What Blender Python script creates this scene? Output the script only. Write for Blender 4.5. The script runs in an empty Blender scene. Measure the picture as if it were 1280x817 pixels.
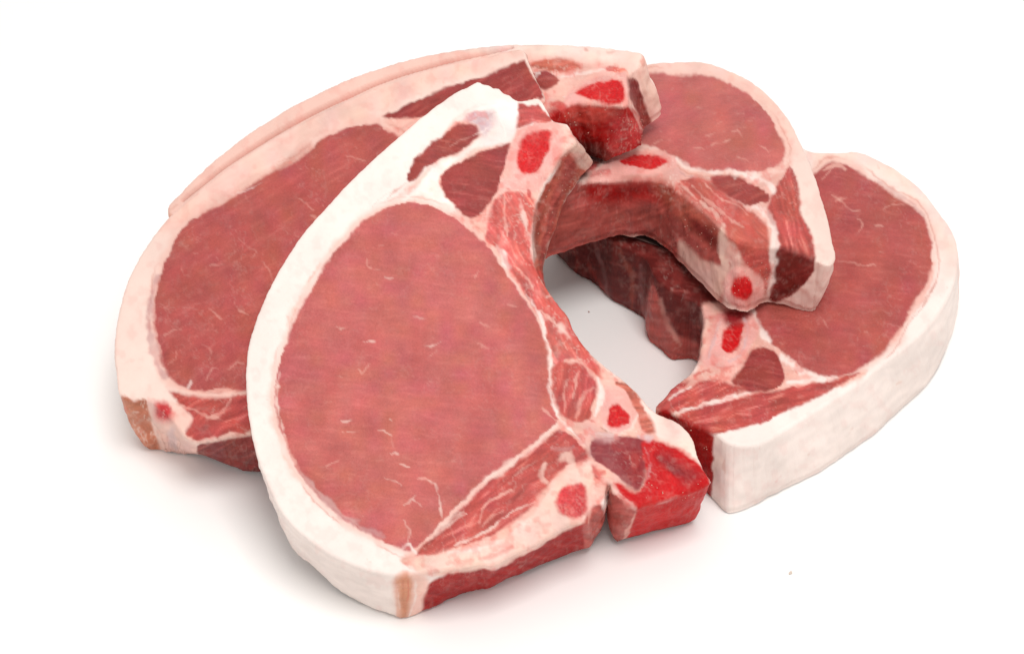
import bpy, math, random, time
import numpy as np
from mathutils import Vector, Matrix
from mathutils.geometry import tessellate_polygon

T0 = time.time()
sc = bpy.context.scene
COL = sc.collection

# ------------------------------------------------------------------ camera
ELEV, DIST, LENS = math.radians(42), 0.66, 70.0
TGT = np.array([0, 0, .03])
CAM = TGT + DIST * np.array([0, -math.cos(ELEV), math.sin(ELEV)])
cam_d = bpy.data.cameras.new('camera'); cam = bpy.data.objects.new('camera', cam_d); COL.objects.link(cam)
cam_d.sensor_width = 36; cam_d.lens = LENS; cam_d.clip_start = .01; cam_d.clip_end = 50
cam.location = CAM
cam.rotation_euler = Vector(TGT - CAM).to_track_quat('-Z', 'Y').to_euler()
sc.camera = cam

# ------------------------------------------------------------------ light (studio: white surround, big soft boxes)
w = bpy.data.worlds.new('World'); sc.world = w; w.use_nodes = True
bg = w.node_tree.nodes['Background']; bg.inputs[0].default_value = (1, .985, .97, 1); bg.inputs[1].default_value = .74
def area(name, loc, size, power, col, target=(0, 0, 0)):
    l = bpy.data.lights.new(name, 'AREA'); l.shape = 'SQUARE'; l.size = size; l.energy = power; l.color = col
    o = bpy.data.objects.new(name, l); COL.objects.link(o); o.location = loc
    o.rotation_euler = (Vector(target) - Vector(loc)).to_track_quat('-Z', 'Y').to_euler()
    return o
area('softbox_key', (.16, -.30, 1.25), .55, 9.0, (1, .985, .965))
sc.view_settings.view_transform = 'Standard'; sc.view_settings.look = 'None'
sc.view_settings.exposure = .10; sc.view_settings.gamma = 1

# ------------------------------------------------------------------ picture <-> place helpers (photo pixels, 1280 x 817)
FPX = 1280 * LENS / 36
FW = (TGT - CAM) / DIST; RT = np.array([1., 0, 0]); UP = np.cross(RT, FW)
def ray(p):
    p = np.atleast_2d(np.asarray(p, float))
    return FW + ((p[:, 0:1] - 640) / FPX) * RT - ((p[:, 1:2] - 408.5) / FPX) * UP
def at_z(p, z):
    v = ray(p); return CAM + v * ((z - CAM[2]) / v[:, 2])[:, None]
def proj(P):
    Q = P - CAM; k = Q @ FW
    return np.stack([640 + FPX * (Q @ RT) / k, 408.5 - FPX * (Q @ UP) / k], 1)

class Surf:                       # smooth bent sheet z(x, y): the cut face of one chop
    def __init__(s, anchors, ridge=2e-3):
        A = np.array(anchors, float); P = at_z(A[:, :2], A[:, 2])
        s.o = P[:, :2].mean(0); s.k = None
        M = s.basis(P[:, :2]); reg = np.diag([0, 0, 0, 1, 1, 1]) * ridge
        s.k = np.linalg.solve(M.T @ M + reg, M.T @ P[:, 2])
    def basis(s, xy):
        u = (xy - s.o) / .1; x, y = u[:, 0], u[:, 1]
        return np.stack([np.ones_like(x), x, y, x * x, x * y, y * y], 1)
    def z(s, xy): return s.basis(xy) @ s.k
    def normal(s, xy):
        u = (xy - s.o) / .1; x, y = u[:, 0], u[:, 1]; k = s.k
        gx = (k[1] + 2 * k[3] * x + k[4] * y) / .1; gy = (k[2] + k[4] * x + 2 * k[5] * y) / .1
        n = np.stack([-gx, -gy, np.ones_like(gx)], 1); return n / np.linalg.norm(n, axis=1)[:, None]
    def hit(s, px, drop=0.):
        z = np.full(len(px), .04)
        for _ in range(60):
            P = at_z(px, z); n = s.normal(P[:, :2])
            z = .5 * z + .5 * (s.z(P[:, :2]) - drop / n[:, 2])
        return at_z(px, z)

# ------------------------------------------------------------------ numpy noise, polygons
def hsh(i, j, k, seed):
    h = (i * 374761393 + j * 668265263 + k * 1274126177 + seed * 974711) & 0xffffffff
    h = ((h ^ (h >> 13)) * 1274126177) & 0xffffffff
    return ((h ^ (h >> 16)) & 0xffff) / 32767.5 - 1
def noise(P, seed=0):             # value noise, P (N,2 or 3) already scaled
    P = np.asarray(P, float)
    if P.shape[1] == 2: P = np.c_[P, np.zeros(len(P))]
    I = np.floor(P).astype(np.int64); f = P - I; f = f * f * (3 - 2 * f); r = 0
    for a in (0, 1):
        for b in (0, 1):
            for c in (0, 1):
                wgt = (f[:, 0] if a else 1 - f[:, 0]) * (f[:, 1] if b else 1 - f[:, 1]) * (f[:, 2] if c else 1 - f[:, 2])
                r = r + wgt * hsh(I[:, 0] + a, I[:, 1] + b, I[:, 2] + c, seed)
    return r
def fbm(P, seed=0, oct=3):
    r = 0; amp = 1.
    for o in range(oct): r = r + amp * noise(P * 2 ** o, seed + 17 * o); amp *= .5
    return r
def spline(pts, step=5., closed=True, tension=.5):
    p = np.array(pts, float); n = len(p); out = []
    for i in range(n if closed else n - 1):
        if closed: a, b, c, d = p[i - 1], p[i], p[(i + 1) % n], p[(i + 2) % n]
        else: a, b, c, d = p[max(i - 1, 0)], p[i], p[i + 1], p[min(i + 2, n - 1)]
        k = max(1, int(np.linalg.norm(c - b) / step)); la = np.linalg.norm(c - b)
        m1 = (c - a) * tension; m2 = (d - b) * tension
        for m in (m1, m2):
            L = np.linalg.norm(m)
            if L > la: m *= la / L
        t = np.arange(k)[:, None] / k
        out.append((2*t**3 - 3*t**2 + 1) * b + (t**3 - 2*t**2 + t) * m1 + (-2*t**3 + 3*t**2) * c + (t**3 - t**2) * m2)
    if not closed: out.append(p[-1:])
    return np.concatenate(out)
def seg_dist2(q, a, b):
    ab = b - a; L = ab @ ab + 1e-9
    t = np.clip(((q - a) @ ab) / L, 0, 1)
    d = q - a - t[:, None] * ab
    return np.einsum('ij,ij->i', d, d), t
def poly_sdf(q, poly):            # >0 inside
    d2 = np.full(len(q), 1e9); ins = np.zeros(len(q), bool); n = len(poly)
    for i in range(n):
        a, b = poly[i], poly[(i + 1) % n]
        d2 = np.minimum(d2, seg_dist2(q, a, b)[0])
        if a[1] != b[1]:
            c = (a[1] > q[:, 1]) != (b[1] > q[:, 1])
            ins ^= c & (q[:, 0] < (b[0] - a[0]) * (q[:, 1] - a[1]) / (b[1] - a[1]) + a[0])
    return np.where(ins, 1, -1) * np.sqrt(d2)
def smooth(a, b, x):
    t = np.clip((x - a) / (b - a), 0, 1); return t * t * (3 - 2 * t)
def lin(c):
    c = np.array(c, float) / 255
    return np.where(c < .04045, c / 12.92, ((c + .055) / 1.055) ** 2.4)

# ------------------------------------------------------------------ tissues: colour (as seen in neutral light, except the shade-darkened hollow wall), fibre, sponge, relief in mm
ALB = .86
TIS = {
 'fat':      ((252, 236, 228), 0, 0, .15), 'fatpink':  ((248, 218, 206), 0, 0, .15), 'fatrose': ((246, 202, 188), 0, 0, .1),
 'eye':      ((196, 102, 97), .8, 0, .7),    'eyedark':  ((180, 86, 81), .9, 0, .7),    'dark':    ((158, 66, 62), .8, 0, .4),
 'muscle':   ((190, 82, 76), .9, 0, .3),   'rib':      ((214, 98, 90), .6, 0, .1),  'orange':  ((208, 78, 68), .5, 0, .1),
 'pink':     ((240, 182, 168), .15, 0, .1),'bone':     ((240, 176, 166), 0, .25, .5),'marrow':  ((206, 24, 28), 0, .8, .2),
 'chine':    ((196, 22, 26), 0, .5, .5),   'cartilage':((146, 58, 62), .1, .3, .45), 'purple':  ((142, 34, 38), .1, .4, .45),
 'lavender': ((214, 186, 188), 0, .1, .2), 'skin':     ((196, 120, 92), .3, .2, .1), 'brown':   ((190, 100, 82), .5, .2, 0),
 'wallred':  ((166, 20, 18), .7, .1, 0),   'walldark': ((140, 54, 50), .6, .1, 0),   'wallrose':((186, 90, 82), .4, .1, 0),
 'blood':    ((196, 24, 26), 0, .5, -.1),  'greyfat':  ((198, 150, 148), .1, 0, .2), 'sponge':  ((204, 62, 64), 0, .8, .2),
 'ribdull':  ((196, 92, 80), .7, 0, .1), 'groove': ((146, 66, 56), .5, .1, -.3),
 'hollowshade': ((112, 40, 37), .5, .1, 0), 'chinewall': ((198, 26, 26), .3, .5, 0), 'peach': ((216, 150, 118), .3, .2, 0), 'maroon':   ((120, 40, 36), .6, .1, -.1), 'cream':    ((243, 203, 188), 0, .1, .1),  # first entry: rib wall colour darkened to paint in the hollow's shade
}

MOT = dict(pink=.6, cream=.35, rib=.5, ribdull=.35, groove=.3, bone=.4, fatpink=.22, fatrose=.28, fat=.16, brown=.45, wallrose=.22, walldark=.2, wallred=.16, muscle=.22, dark=.06, eye=.07, eyedark=.12,
           chine=.2, cartilage=.15, sponge=.5, orange=.4, skin=.6, maroon=.15, greyfat=.5, lavender=.5, marrow=.15, purple=.3, blood=.2)
STREAK = dict(eye=.045, eyedark=.055, dark=.16, muscle=.24, rib=.30, orange=.25, ribdull=.14, groove=.2, wallred=.16, walldark=.22, wallrose=.22, brown=.25, maroon=.2, hollowshade=.2, pink=.08, skin=.15)

# ------------------------------------------------------------------ materials
def meat_material():
    m = bpy.data.materials.new('raw_meat'); m.use_nodes = True; nt = m.node_tree; N = nt.nodes; L = nt.links
    bs = N['Principled BSDF']
    def nd(t, **k):
        n = N.new(t)
        for a, b in k.items(): setattr(n, a, b)
        return n
    def mth(op, a, b=None, c=None):
        n = nd('ShaderNodeMath', operation=op)
        for i, v in enumerate((a, b, c)):
            if v is None: continue
            if isinstance(v, (int, float)): n.inputs[i].default_value = v
            else: L.new(v, n.inputs[i])
        return n.outputs[0]
    col = nd('ShaderNodeAttribute', attribute_name='tissue').outputs['Color']
    mus = nd('ShaderNodeAttribute', attribute_name='fibre').outputs['Fac']
    spg = nd('ShaderNodeAttribute', attribute_name='sponge').outputs['Fac']
    tc = nd('ShaderNodeTexCoord').outputs['Object']
    def ntex(scale, detail, rough=.6, stretch=(1, 1, 1), rot=(0, 0, 0)):
        mp = nd('ShaderNodeMapping'); mp.inputs['Scale'].default_value = stretch; mp.inputs['Rotation'].default_value = rot
        L.new(tc, mp.inputs[0]); t = nd('ShaderNodeTexNoise'); t.inputs['Scale'].default_value = scale
        t.inputs['Detail'].default_value = detail; t.inputs['Roughness'].default_value = rough
        L.new(mp.outputs[0], t.inputs['Vector']); return t.outputs['Fac']
    fine = ntex(1500, 3, .7); fib = ntex(420, 4, .65, (.6, 1.3, 1.3), (0, 0, .35)); mid = ntex(160, 3, .55)
    vor = nd('ShaderNodeTexVoronoi', feature='SMOOTH_F1'); vor.inputs['Scale'].default_value = 1250; L.new(tc, vor.inputs['Vector'])
    vo = vor.outputs['Distance']
    # value modulation
    g = mth('ADD', mth('MULTIPLY', mth('SUBTRACT', fine, .5), .55), mth('MULTIPLY', mth('SUBTRACT', fib, .5), .22))
    g = mth('ADD', g, mth('MULTIPLY', mth('SUBTRACT', mid, .5), .26))
    gm = mth('MULTIPLY', g, mus)
    gf = mth('MULTIPLY', mth('SUBTRACT', 1., mus), mth('ADD', mth('MULTIPLY', mth('SUBTRACT', mid, .5), .10), mth('MULTIPLY', mth('SUBTRACT', fine, .5), .06)))
    gs = mth('MULTIPLY', mth('MULTIPLY', mth('SUBTRACT', vo, .36), .55), spg)
    val = mth('ADD', mth('ADD', mth('ADD', 1., gm), gf), gs)
    vm = nd('ShaderNodeVectorMath', operation='SCALE'); L.new(col, vm.inputs[0]); L.new(val, vm.inputs['Scale'])
    L.new(vm.outputs[0], bs.inputs['Base Color'])
    ro = mth('ADD', mth('ADD', .40, mth('MULTIPLY', mth('SUBTRACT', mid, .5), .35)), mth('MULTIPLY', fine, .12))
    L.new(ro, bs.inputs['Roughness'])
    bs.inputs['Specular IOR Level'].default_value = .13
    wet = nd('ShaderNodeAttribute', attribute_name='wet').outputs['Fac']; L.new(mth('ADD', .01, mth('MULTIPLY', wet, .32)), bs.inputs['Coat Weight']); bs.inputs['Coat Roughness'].default_value = .18; bs.inputs['Coat IOR'].default_value = 1.36
    bs.inputs['Subsurface Weight'].default_value = 0
    h = mth('ADD', mth('MULTIPLY', mth('ADD', fine, mth('MULTIPLY', fib, .8)), mth('ADD', .35, mus)), mth('MULTIPLY', vo, mth('MULTIPLY', spg, 1.3)))
    bp = nd('ShaderNodeBump'); bp.inputs['Strength'].default_value = .5; bp.inputs['Distance'].default_value = .00035
    L.new(h, bp.inputs['Height']); L.new(bp.outputs[0], bs.inputs['Normal'])
    return m
MEAT = meat_material()

def plain(name, rgb, rough=.5, var=.0, scale=40):
    m = bpy.data.materials.new(name); m.use_nodes = True; nt = m.node_tree; bs = nt.nodes['Principled BSDF']
    n = nt.nodes.new('ShaderNodeTexNoise'); n.inputs['Scale'].default_value = scale; n.inputs['Detail'].default_value = 4
    r = nt.nodes.new('ShaderNodeValToRGB'); a = np.array(rgb)
    r.color_ramp.elements[0].color = (*(a * (1 - var)), 1); r.color_ramp.elements[1].color = (*np.minimum(a * (1 + var), 1), 1)
    nt.links.new(n.outputs['Fac'], r.inputs[0]); nt.links.new(r.outputs[0], bs.inputs['Base Color'])
    bs.inputs['Roughness'].default_value = rough
    return m

# ------------------------------------------------------------------ the white table sheet
def table():
    s = 6.
    me = bpy.data.meshes.new('tabletop'); me.from_pydata([(-s, -s, 0), (s, -s, 0), (s, s, 0), (-s, s, 0)], [], [(0, 1, 2, 3)])
    o = bpy.data.objects.new('tabletop', me); COL.objects.link(o); o['kind'] = 'structure'
    o['label'] = 'plain matte white tabletop under the meat'
    me.materials.append(plain('white_table', (.90, .885, .87), .55, .012, 18))
table()

# ------------------------------------------------------------------ chop builder
GRID = 1.7
def build_chop(label, outline, surf, thick, walls, regions, strokes, base, seed, eye, fleck, ragged=.5, wall_rough=1.):
    """outline: closed photo-pixel polygon of the upper cut face; walls: [(top px, bottom px)] where the side face is seen;
    regions: [(part name, parent part or None, tissue, softness, pts[, draw])] drawn in order; strokes: [(pts, width, tissue, strength, relief mm)]"""
    S = Surf(surf); poly = spline(outline, 4.)
    lo = poly.min(0) - 6; hi = poly.max(0) + 6
    nx, ny = (np.ceil((hi - lo) / GRID)).astype(int)
    gx, gy = np.meshgrid(np.arange(nx + 1), np.arange(ny + 1)); G = np.c_[gx.ravel(), gy.ravel()] * GRID + lo
    # signed distance on a coarser lattice, then interpolated
    cs = 3.4; cn = np.ceil((hi - lo) / cs).astype(int) + 2
    cx, cy = np.meshgrid(np.arange(cn[0]), np.arange(cn[1])); D = poly_sdf(np.c_[cx.ravel(), cy.ravel()] * cs + lo, poly).reshape(cn[1], cn[0])
    def sdf_at(q):
        u = (q - lo) / cs; i = np.clip(np.floor(u).astype(int), 0, cn - 2); f = u - i
        a = D[i[:, 1], i[:, 0]]; b = D[i[:, 1], i[:, 0] + 1]; c = D[i[:, 1] + 1, i[:, 0]]; d = D[i[:, 1] + 1, i[:, 0] + 1]
        return (a * (1 - f[:, 0]) + b * f[:, 0]) * (1 - f[:, 1]) + (c * (1 - f[:, 0]) + d * f[:, 0]) * f[:, 1]
    def sd(q): return sdf_at(q) + ragged * (fbm(q / 7., seed + 3, 3) + .7 * noise(q / 26., seed + 5))
    s = sd(G)
    # triangles, clipped at the outline
    idx = np.arange((nx + 1) * (ny + 1)).reshape(ny + 1, nx + 1)
    a, b, c, d = idx[:-1, :-1].ravel(), idx[:-1, 1:].ravel(), idx[1:, 1:].ravel(), idx[1:, :-1].ravel()
    tri = np.concatenate([np.c_[a, b, c], np.c_[a, c, d]])
    ins = s > 0; cnt = ins[tri].sum(1)
    faces = [tri[cnt == 3]]; extra = []; cut = {}; nxt = {}; newf = []
    def cutv(i, j):
        k = (i, j) if i < j else (j, i)
        if k not in cut:
            t = s[i] / (s[i] - s[j]); cut[k] = len(G) + len(extra); extra.append(G[i] + (G[j] - G[i]) * t)
        return cut[k]
    for t in tri[(cnt == 1) | (cnt == 2)].tolist():
        m = [ins[v] for v in t]
        if sum(m) == 1:
            r = m.index(True); A, B_, C_ = t[r], t[r - 2], t[r - 1]
            p, q = cutv(A, B_), cutv(A, C_); newf.append((A, p, q)); nxt[p] = q
        else:
            r = m.index(False); A, B_, C_ = t[r], t[r - 2], t[r - 1]
            p, q = cutv(A, B_), cutv(A, C_); newf += [(p, B_, C_), (p, C_, q)]; nxt[q] = p
    V2 = np.concatenate([G, np.array(extra)]); F = np.concatenate(faces + [np.array(newf, int)])
    loops = []; left = dict(nxt)
    while left:
        k0 = k = next(iter(left)); lp = []
        while k in left: lp.append(k); k = left.pop(k)
        if len(lp) > 40: loops.append(lp)
    used = np.zeros(len(V2), bool); used[F] = True
    # keep the largest loop only
    loops.sort(key=len, reverse=True); loop = np.array(loops[0])
    remap = -np.ones(len(V2), int); remap[used] = np.arange(used.sum()); V2 = V2[used]; F = remap[F]; loop = remap[loop]
    F = F[:, ::-1]                                   # photo y runs down: flip so that normals face up
    nT = len(V2)
    P = S.hit(V2); nrm = S.normal(P[:, :2]); sV = sd(V2)
    # ---- wall columns
    Lq = V2[loop]; LP = P[loop]; Ln = nrm[loop]; n = len(loop)
    arc = np.concatenate([[0], np.cumsum(np.linalg.norm(np.roll(Lq, -1, 0) - Lq, axis=1))]); tot = arc[-1]; arc = arc[:-1]
    tang = np.roll(LP, -5, 0) - np.roll(LP, 5, 0); out = np.cross(tang, Ln); out /= np.linalg.norm(out, axis=1)[:, None] + 1e-12
    cen = LP.mean(0)
    q_out = proj(LP + out * .0008); flip = np.sign((sd(Lq) - sd(q_out)).mean()); out *= flip
    base_bot = LP - thick * Ln
    Foff = np.zeros((n, 3))
    if walls:
        cp = []
        for tp, bp in walls:
            i = int(np.argmin(((Lq - np.array(tp)) ** 2).sum(1)))
            cp.append((arc[i], S.hit(np.array([bp], float), thick)[0] - base_bot[i]))
        cp.sort(key=lambda e: e[0]); ex = []
        for k in range(len(cp)):
            a0, f0 = cp[k]; a1, f1 = cp[(k + 1) % len(cp)]; gap = (a1 - a0) % tot
            ex.append((a0, f0))
            if gap > 170: ex += [(a0 + 60, np.zeros(3)), (a0 + gap - 60, np.zeros(3))]
        xa = np.array([e[0] for e in ex]); fa = np.array([e[1] for e in ex]); o_ = np.argsort(xa % tot); xa = xa[o_] % tot; fa = fa[o_]
        xa = np.concatenate([xa - tot, xa, xa + tot]); fa = np.concatenate([fa, fa, fa])
        for c_ in range(3): Foff[:, c_] = np.interp(arc, xa, fa[:, c_])
        k = 15; ker = np.hanning(k + 2)[1:-1]; ker /= ker.sum()
        for c_ in range(3): Foff[:, c_] = np.convolve(np.concatenate([Foff[-k:, c_], Foff[:, c_], Foff[:k, c_]]), ker, 'same')[k:-k]
    bot = base_bot + Foff + Ln * (wall_rough * .0009 * (fbm(np.c_[arc / 16., arc * 0], seed + 44, 3)))[:, None]
    R = 30; rows = np.linspace(0, 1, R + 1)[1:]
    W = []; Wq = []
    view = CAM - LP; view /= np.linalg.norm(view, axis=1)[:, None]
    wn = np.cross(np.roll(LP, -5, 0) - np.roll(LP, 5, 0), bot - LP); wn /= np.linalg.norm(wn, axis=1)[:, None] + 1e-12
    wn *= np.sign((wn * out).sum(1))[:, None]
    wsm = sum(np.roll(wn, k, 0) for k in range(-36, 37, 4)); wsm /= np.linalg.norm(wsm, axis=1)[:, None]
    facing = (wsm * view).sum(1) > .05
    inq = proj(LP - out * .0012)
    for t in rows:
        p = LP * (1 - t) + bot * t
        am = np.sin(math.pi * min(t * 1.02, 1))
        p = p + wn * (am * (.0003 + wall_rough * .0007 * fbm(p / .006, seed + 40, 3) + wall_rough * .0009 * noise(p / .016, seed + 41) + wall_rough * .0007 * (noise(np.c_[arc / 30., np.full(n, t * 6)], seed + 42) + .6 * noise(np.c_[arc / 9., np.full(n, t * 9)], seed + 43))))[:, None]
        if t > .93: p = p - wn * .0007
        p[:, 2] = np.maximum(p[:, 2], .0004 + .0003 * (1 - t))
        q = proj(p); q[~facing] = inq[~facing]
        W.append(p); Wq.append(q)
    # ---- all vertices
    Q = np.concatenate([V2] + Wq); X = np.concatenate([P] + W); isW = np.arange(len(X)) >= nT
    ring = [loop] + [nT + r * n + np.arange(n) for r in range(R)]
    wf = []
    for r in range(R):
        u, v = ring[r], ring[r + 1]; u2, v2 = np.roll(u, -1), np.roll(v, -1)
        wf += [np.c_[u, v, v2], np.c_[u, v2, u2]]
    wf = np.concatenate(wf)
    g0 = np.cross(X[wf[:n, 1]] - X[wf[:n, 0]], X[wf[:n, 2]] - X[wf[:n, 0]])
    if (g0 * wn).sum() < 0: wf = wf[:, ::-1]
    # ---- tissue drawing
    wq = Q + 1.5 * np.c_[fbm(Q / 11., seed + 9, 2), fbm(Q / 11., seed + 10, 2)] + .9 * np.where(isW, .35, 1)[:, None] * np.c_[noise(Q / 3.2, seed + 11), noise(Q / 3.2, seed + 12)]
    PINK = lin((240, 176, 160)) * ALB; RED = lin((186, 44, 40)) * ALB; WHT = lin((250, 228, 214)) * ALB
    def tis(nm): t = TIS[nm]; return lin(t[0]) * ALB, t[1], t[2], t[3]
    c0, f0, s0, h0 = tis(base); mot = np.full(len(Q), MOT[base])
    colr = np.tile(c0, (len(X), 1)); fib = np.full(len(X), float(f0)); spg = np.full(len(X), float(s0)); hgt = np.full(len(X), float(h0)); rid = np.zeros(len(X), int)
    big = 1 + .05 * fbm(Q / 40., seed + 20, 3); colr *= big[:, None]
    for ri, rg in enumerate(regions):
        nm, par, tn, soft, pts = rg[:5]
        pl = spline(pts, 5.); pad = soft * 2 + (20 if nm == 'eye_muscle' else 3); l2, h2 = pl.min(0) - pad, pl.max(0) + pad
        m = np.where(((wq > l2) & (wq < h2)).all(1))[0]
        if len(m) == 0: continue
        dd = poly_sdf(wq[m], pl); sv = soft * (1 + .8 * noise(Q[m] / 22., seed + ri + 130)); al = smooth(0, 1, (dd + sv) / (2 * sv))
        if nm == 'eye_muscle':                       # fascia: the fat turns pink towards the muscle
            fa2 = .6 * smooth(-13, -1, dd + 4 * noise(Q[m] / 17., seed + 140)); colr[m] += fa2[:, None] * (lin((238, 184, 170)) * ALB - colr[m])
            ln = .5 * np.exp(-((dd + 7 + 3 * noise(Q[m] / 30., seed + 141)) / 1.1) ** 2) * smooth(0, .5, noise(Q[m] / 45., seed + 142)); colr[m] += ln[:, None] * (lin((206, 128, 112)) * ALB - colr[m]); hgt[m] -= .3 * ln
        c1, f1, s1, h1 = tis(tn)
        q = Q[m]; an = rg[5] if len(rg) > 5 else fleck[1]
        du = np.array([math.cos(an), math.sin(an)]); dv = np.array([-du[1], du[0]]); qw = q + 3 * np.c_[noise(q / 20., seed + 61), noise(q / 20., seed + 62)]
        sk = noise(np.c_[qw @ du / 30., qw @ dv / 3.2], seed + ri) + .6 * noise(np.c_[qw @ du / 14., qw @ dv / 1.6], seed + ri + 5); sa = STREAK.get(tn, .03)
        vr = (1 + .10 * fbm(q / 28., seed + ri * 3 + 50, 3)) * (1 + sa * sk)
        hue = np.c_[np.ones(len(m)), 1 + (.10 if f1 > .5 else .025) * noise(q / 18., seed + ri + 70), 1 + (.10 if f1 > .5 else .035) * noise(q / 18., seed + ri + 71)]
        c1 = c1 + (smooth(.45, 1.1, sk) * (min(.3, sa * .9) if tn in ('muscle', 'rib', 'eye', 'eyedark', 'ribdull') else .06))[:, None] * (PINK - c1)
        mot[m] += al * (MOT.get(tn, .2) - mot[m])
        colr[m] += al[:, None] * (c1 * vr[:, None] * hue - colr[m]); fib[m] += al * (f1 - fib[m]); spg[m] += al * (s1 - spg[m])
        bul = h1 * smooth(-soft, 14, dd); hgt[m] += al * (bul - hgt[m])
        if nm: rid[m[dd > 0]] = ri + 1
    rng = random.Random(seed); st = list(strokes)
    # fine flecks of intramuscular fat in the eye muscle
    ep = spline(eye, 6.); el, eh = ep.min(0), ep.max(0); nfl, ang0, spread = fleck; k = 0
    while k < nfl:
        p = np.array([rng.uniform(el[0], eh[0]), rng.uniform(el[1], eh[1])])
        if poly_sdf(p[None], ep)[0] < 5: continue
        k += 1; a_ = ang0 + rng.gauss(0, spread); L_ = rng.choice([2, 3, 3, 4, 5, 6, 8, 11, 18]); d_ = np.array([math.cos(a_), math.sin(a_)]); nn = np.array([-d_[1], d_[0]])
        pts = [p + d_ * L_ * u + nn * rng.gauss(0, L_ * .10) for u in (-.5, -.17, .17, .5)]
        st.append((pts, rng.uniform(.5, 1.3), 'pink', rng.uniform(.12, .5) if L_ < 10 else rng.uniform(.08, .25), .03))
    for pts, wd, tn, stg, rel in st:
        pl = spline(pts, 5., False); l2, h2 = pl.min(0) - wd * 2 - 3, pl.max(0) + wd * 2 + 3
        m = np.where(((wq > l2) & (wq < h2)).all(1))[0]
        if len(m) == 0: continue
        d2 = np.full(len(m), 1e9); tt = np.zeros(len(m)); ns = len(pl) - 1
        for i in range(ns):
            e2, t = seg_dist2(wq[m] if rel > -1 else Q[m], pl[i], pl[i + 1]); k_ = e2 < d2; d2[k_] = e2[k_]; tt[k_] = (i + t[k_]) / ns
        half = wd * .5 * (.55 + .45 * np.sin(math.pi * np.clip(tt, .04, .96))) * (1 + (.7 if rel > -1 else 0) * fbm(Q[m] / 9., seed + 90, 2)); half = np.maximum(half, .25); sf = max(1.0, wd * .33); stg = stg * (.72 if wd < 2.7 else .92)
        al = stg * (1 - smooth(0., 1., (np.sqrt(d2) - half + sf) / (2 * sf)))
        if rel > -1: al = al * (1 - .45 * smooth(-.1, .7, noise(Q[m] / 12., seed + 91)))
        c1, f1, s1, _ = tis(tn)
        colr[m] += al[:, None] * (c1 - colr[m]); fib[m] += al * (f1 - fib[m]); spg[m] += al * .8 * (s1 - spg[m]); hgt[m] += al * rel
    # ---- mottling: thin pale septa and redder, bloodier patches
    fm = fbm(Q / 13., seed + 100, 4); rg_ = 1 - np.abs(fm); a1 = mot * .62 * smooth(.86, .99, rg_) * smooth(-.5, .5, noise(Q / 30., seed + 101))
    a2 = mot * .85 * smooth(.1, .9, fbm(Q / 11., seed + 103, 4)); a3 = mot * .5 * smooth(.25, 1., fbm(Q / 7., seed + 105, 3))
    colr += a2[:, None] * (RED * 1.1 + .25 * PINK - colr) * np.where(mot < .3, .6, 1)[:, None]; colr += a3[:, None] * (WHT * .9 - colr) * .6; colr += a1[:, None] * (WHT - colr)
    hgt += .25 * a1 - .25 * a2
    wetv = np.clip(mot * 1.1 + .06 * isW * (fib > .05) - .12, 0, 1) * (.6 + .4 * noise(Q / 15., seed + 109))
    # tiny darker pores and nicks in the fat
    po = smooth(.80, .95, noise(Q / 4.5, seed + 107)) * smooth(.2, .8, noise(Q / 50., seed + 108)) * .35 * (fib < .1); colr += po[:, None] * (lin((214, 150, 130)) - colr)
    # side walls: streaks that run along the cut
    aw = np.concatenate([np.zeros(nT), np.tile(arc, R)]); tw = np.concatenate([np.zeros(nT), np.repeat(rows, n)])
    ws = np.where(isW, noise(np.c_[aw / 34. + 2 * noise(Q / 30., seed + 110), tw * 9], seed + 111) + .6 * noise(np.c_[aw / 15., tw * 17], seed + 112), 0)
    colr *= (1 + (.02 + .22 * np.clip(mot, 0, .8)) * ws)[:, None]
    # ---- relief on the cut face, rounded rim
    r = 4.2; edge = np.clip(1 - np.maximum(sV, 0) / r, 0, 1); drop = .00095 * (1 - np.sqrt(np.maximum(1 - edge ** 2, 0)))
    Pp = P
    h = hgt[:nT] * .001 + (.00012 + .00016 * np.clip(mot[:nT] * 2, 0, 1)) * fbm(Pp / .012, seed + 30, 2) + .00005 * noise(Pp / .0012, seed + 31) * (1 + fib[:nT]) + .00014 * spg[:nT] * noise(Pp / .0011, seed + 32) - drop
    X[:nT] += nrm * h[:, None]
    # first wall ring follows the rim: shift upper rows smoothly
    dz = X[loop] - LP
    for rr in range(R):
        X[nT + rr * n: nT + (rr + 1) * n] += dz * (1 - rows[rr]) ** 2
    X[:, 2] = np.maximum(X[:, 2], .0004)
    # bottom cap
    br = ring[-1]; bp2 = [Vector(v) for v in X[br]]
    cap = np.array([[br[i] for i in t] for t in tessellate_polygon([bp2])], int)
    cn_ = np.cross(X[cap[:, 1]] - X[cap[:, 0]], X[cap[:, 2]] - X[cap[:, 0]])
    cap[cn_[:, 2] > 0] = cap[cn_[:, 2] > 0][:, ::-1]
    allf = np.concatenate([F, wf])
    fn = np.cross(X[allf[:, 1]] - X[allf[:, 0]], X[allf[:, 2]] - X[allf[:, 0]])
    VN = np.zeros_like(X)
    for k in range(3):
        for c_ in range(3): VN[:, c_] += np.bincount(allf[:, k], fn[:, c_], len(X))
    VN /= np.linalg.norm(VN, axis=1)[:, None] + 1e-20
    # ---- objects
    org = np.array([*X[:, :2].mean(0), X[:, 2].min()])
    root = bpy.data.objects.new('pork_chop', None); COL.objects.link(root); root.location = org; root.empty_display_size = .02
    root['label'] = label; root['category'] = 'pork chop'; root['group'] = 'raw pork chops in the heap'
    fr = rid[allf]; fid = np.where(fr[:, 1] == fr[:, 2], fr[:, 1], fr[:, 0])
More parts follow.
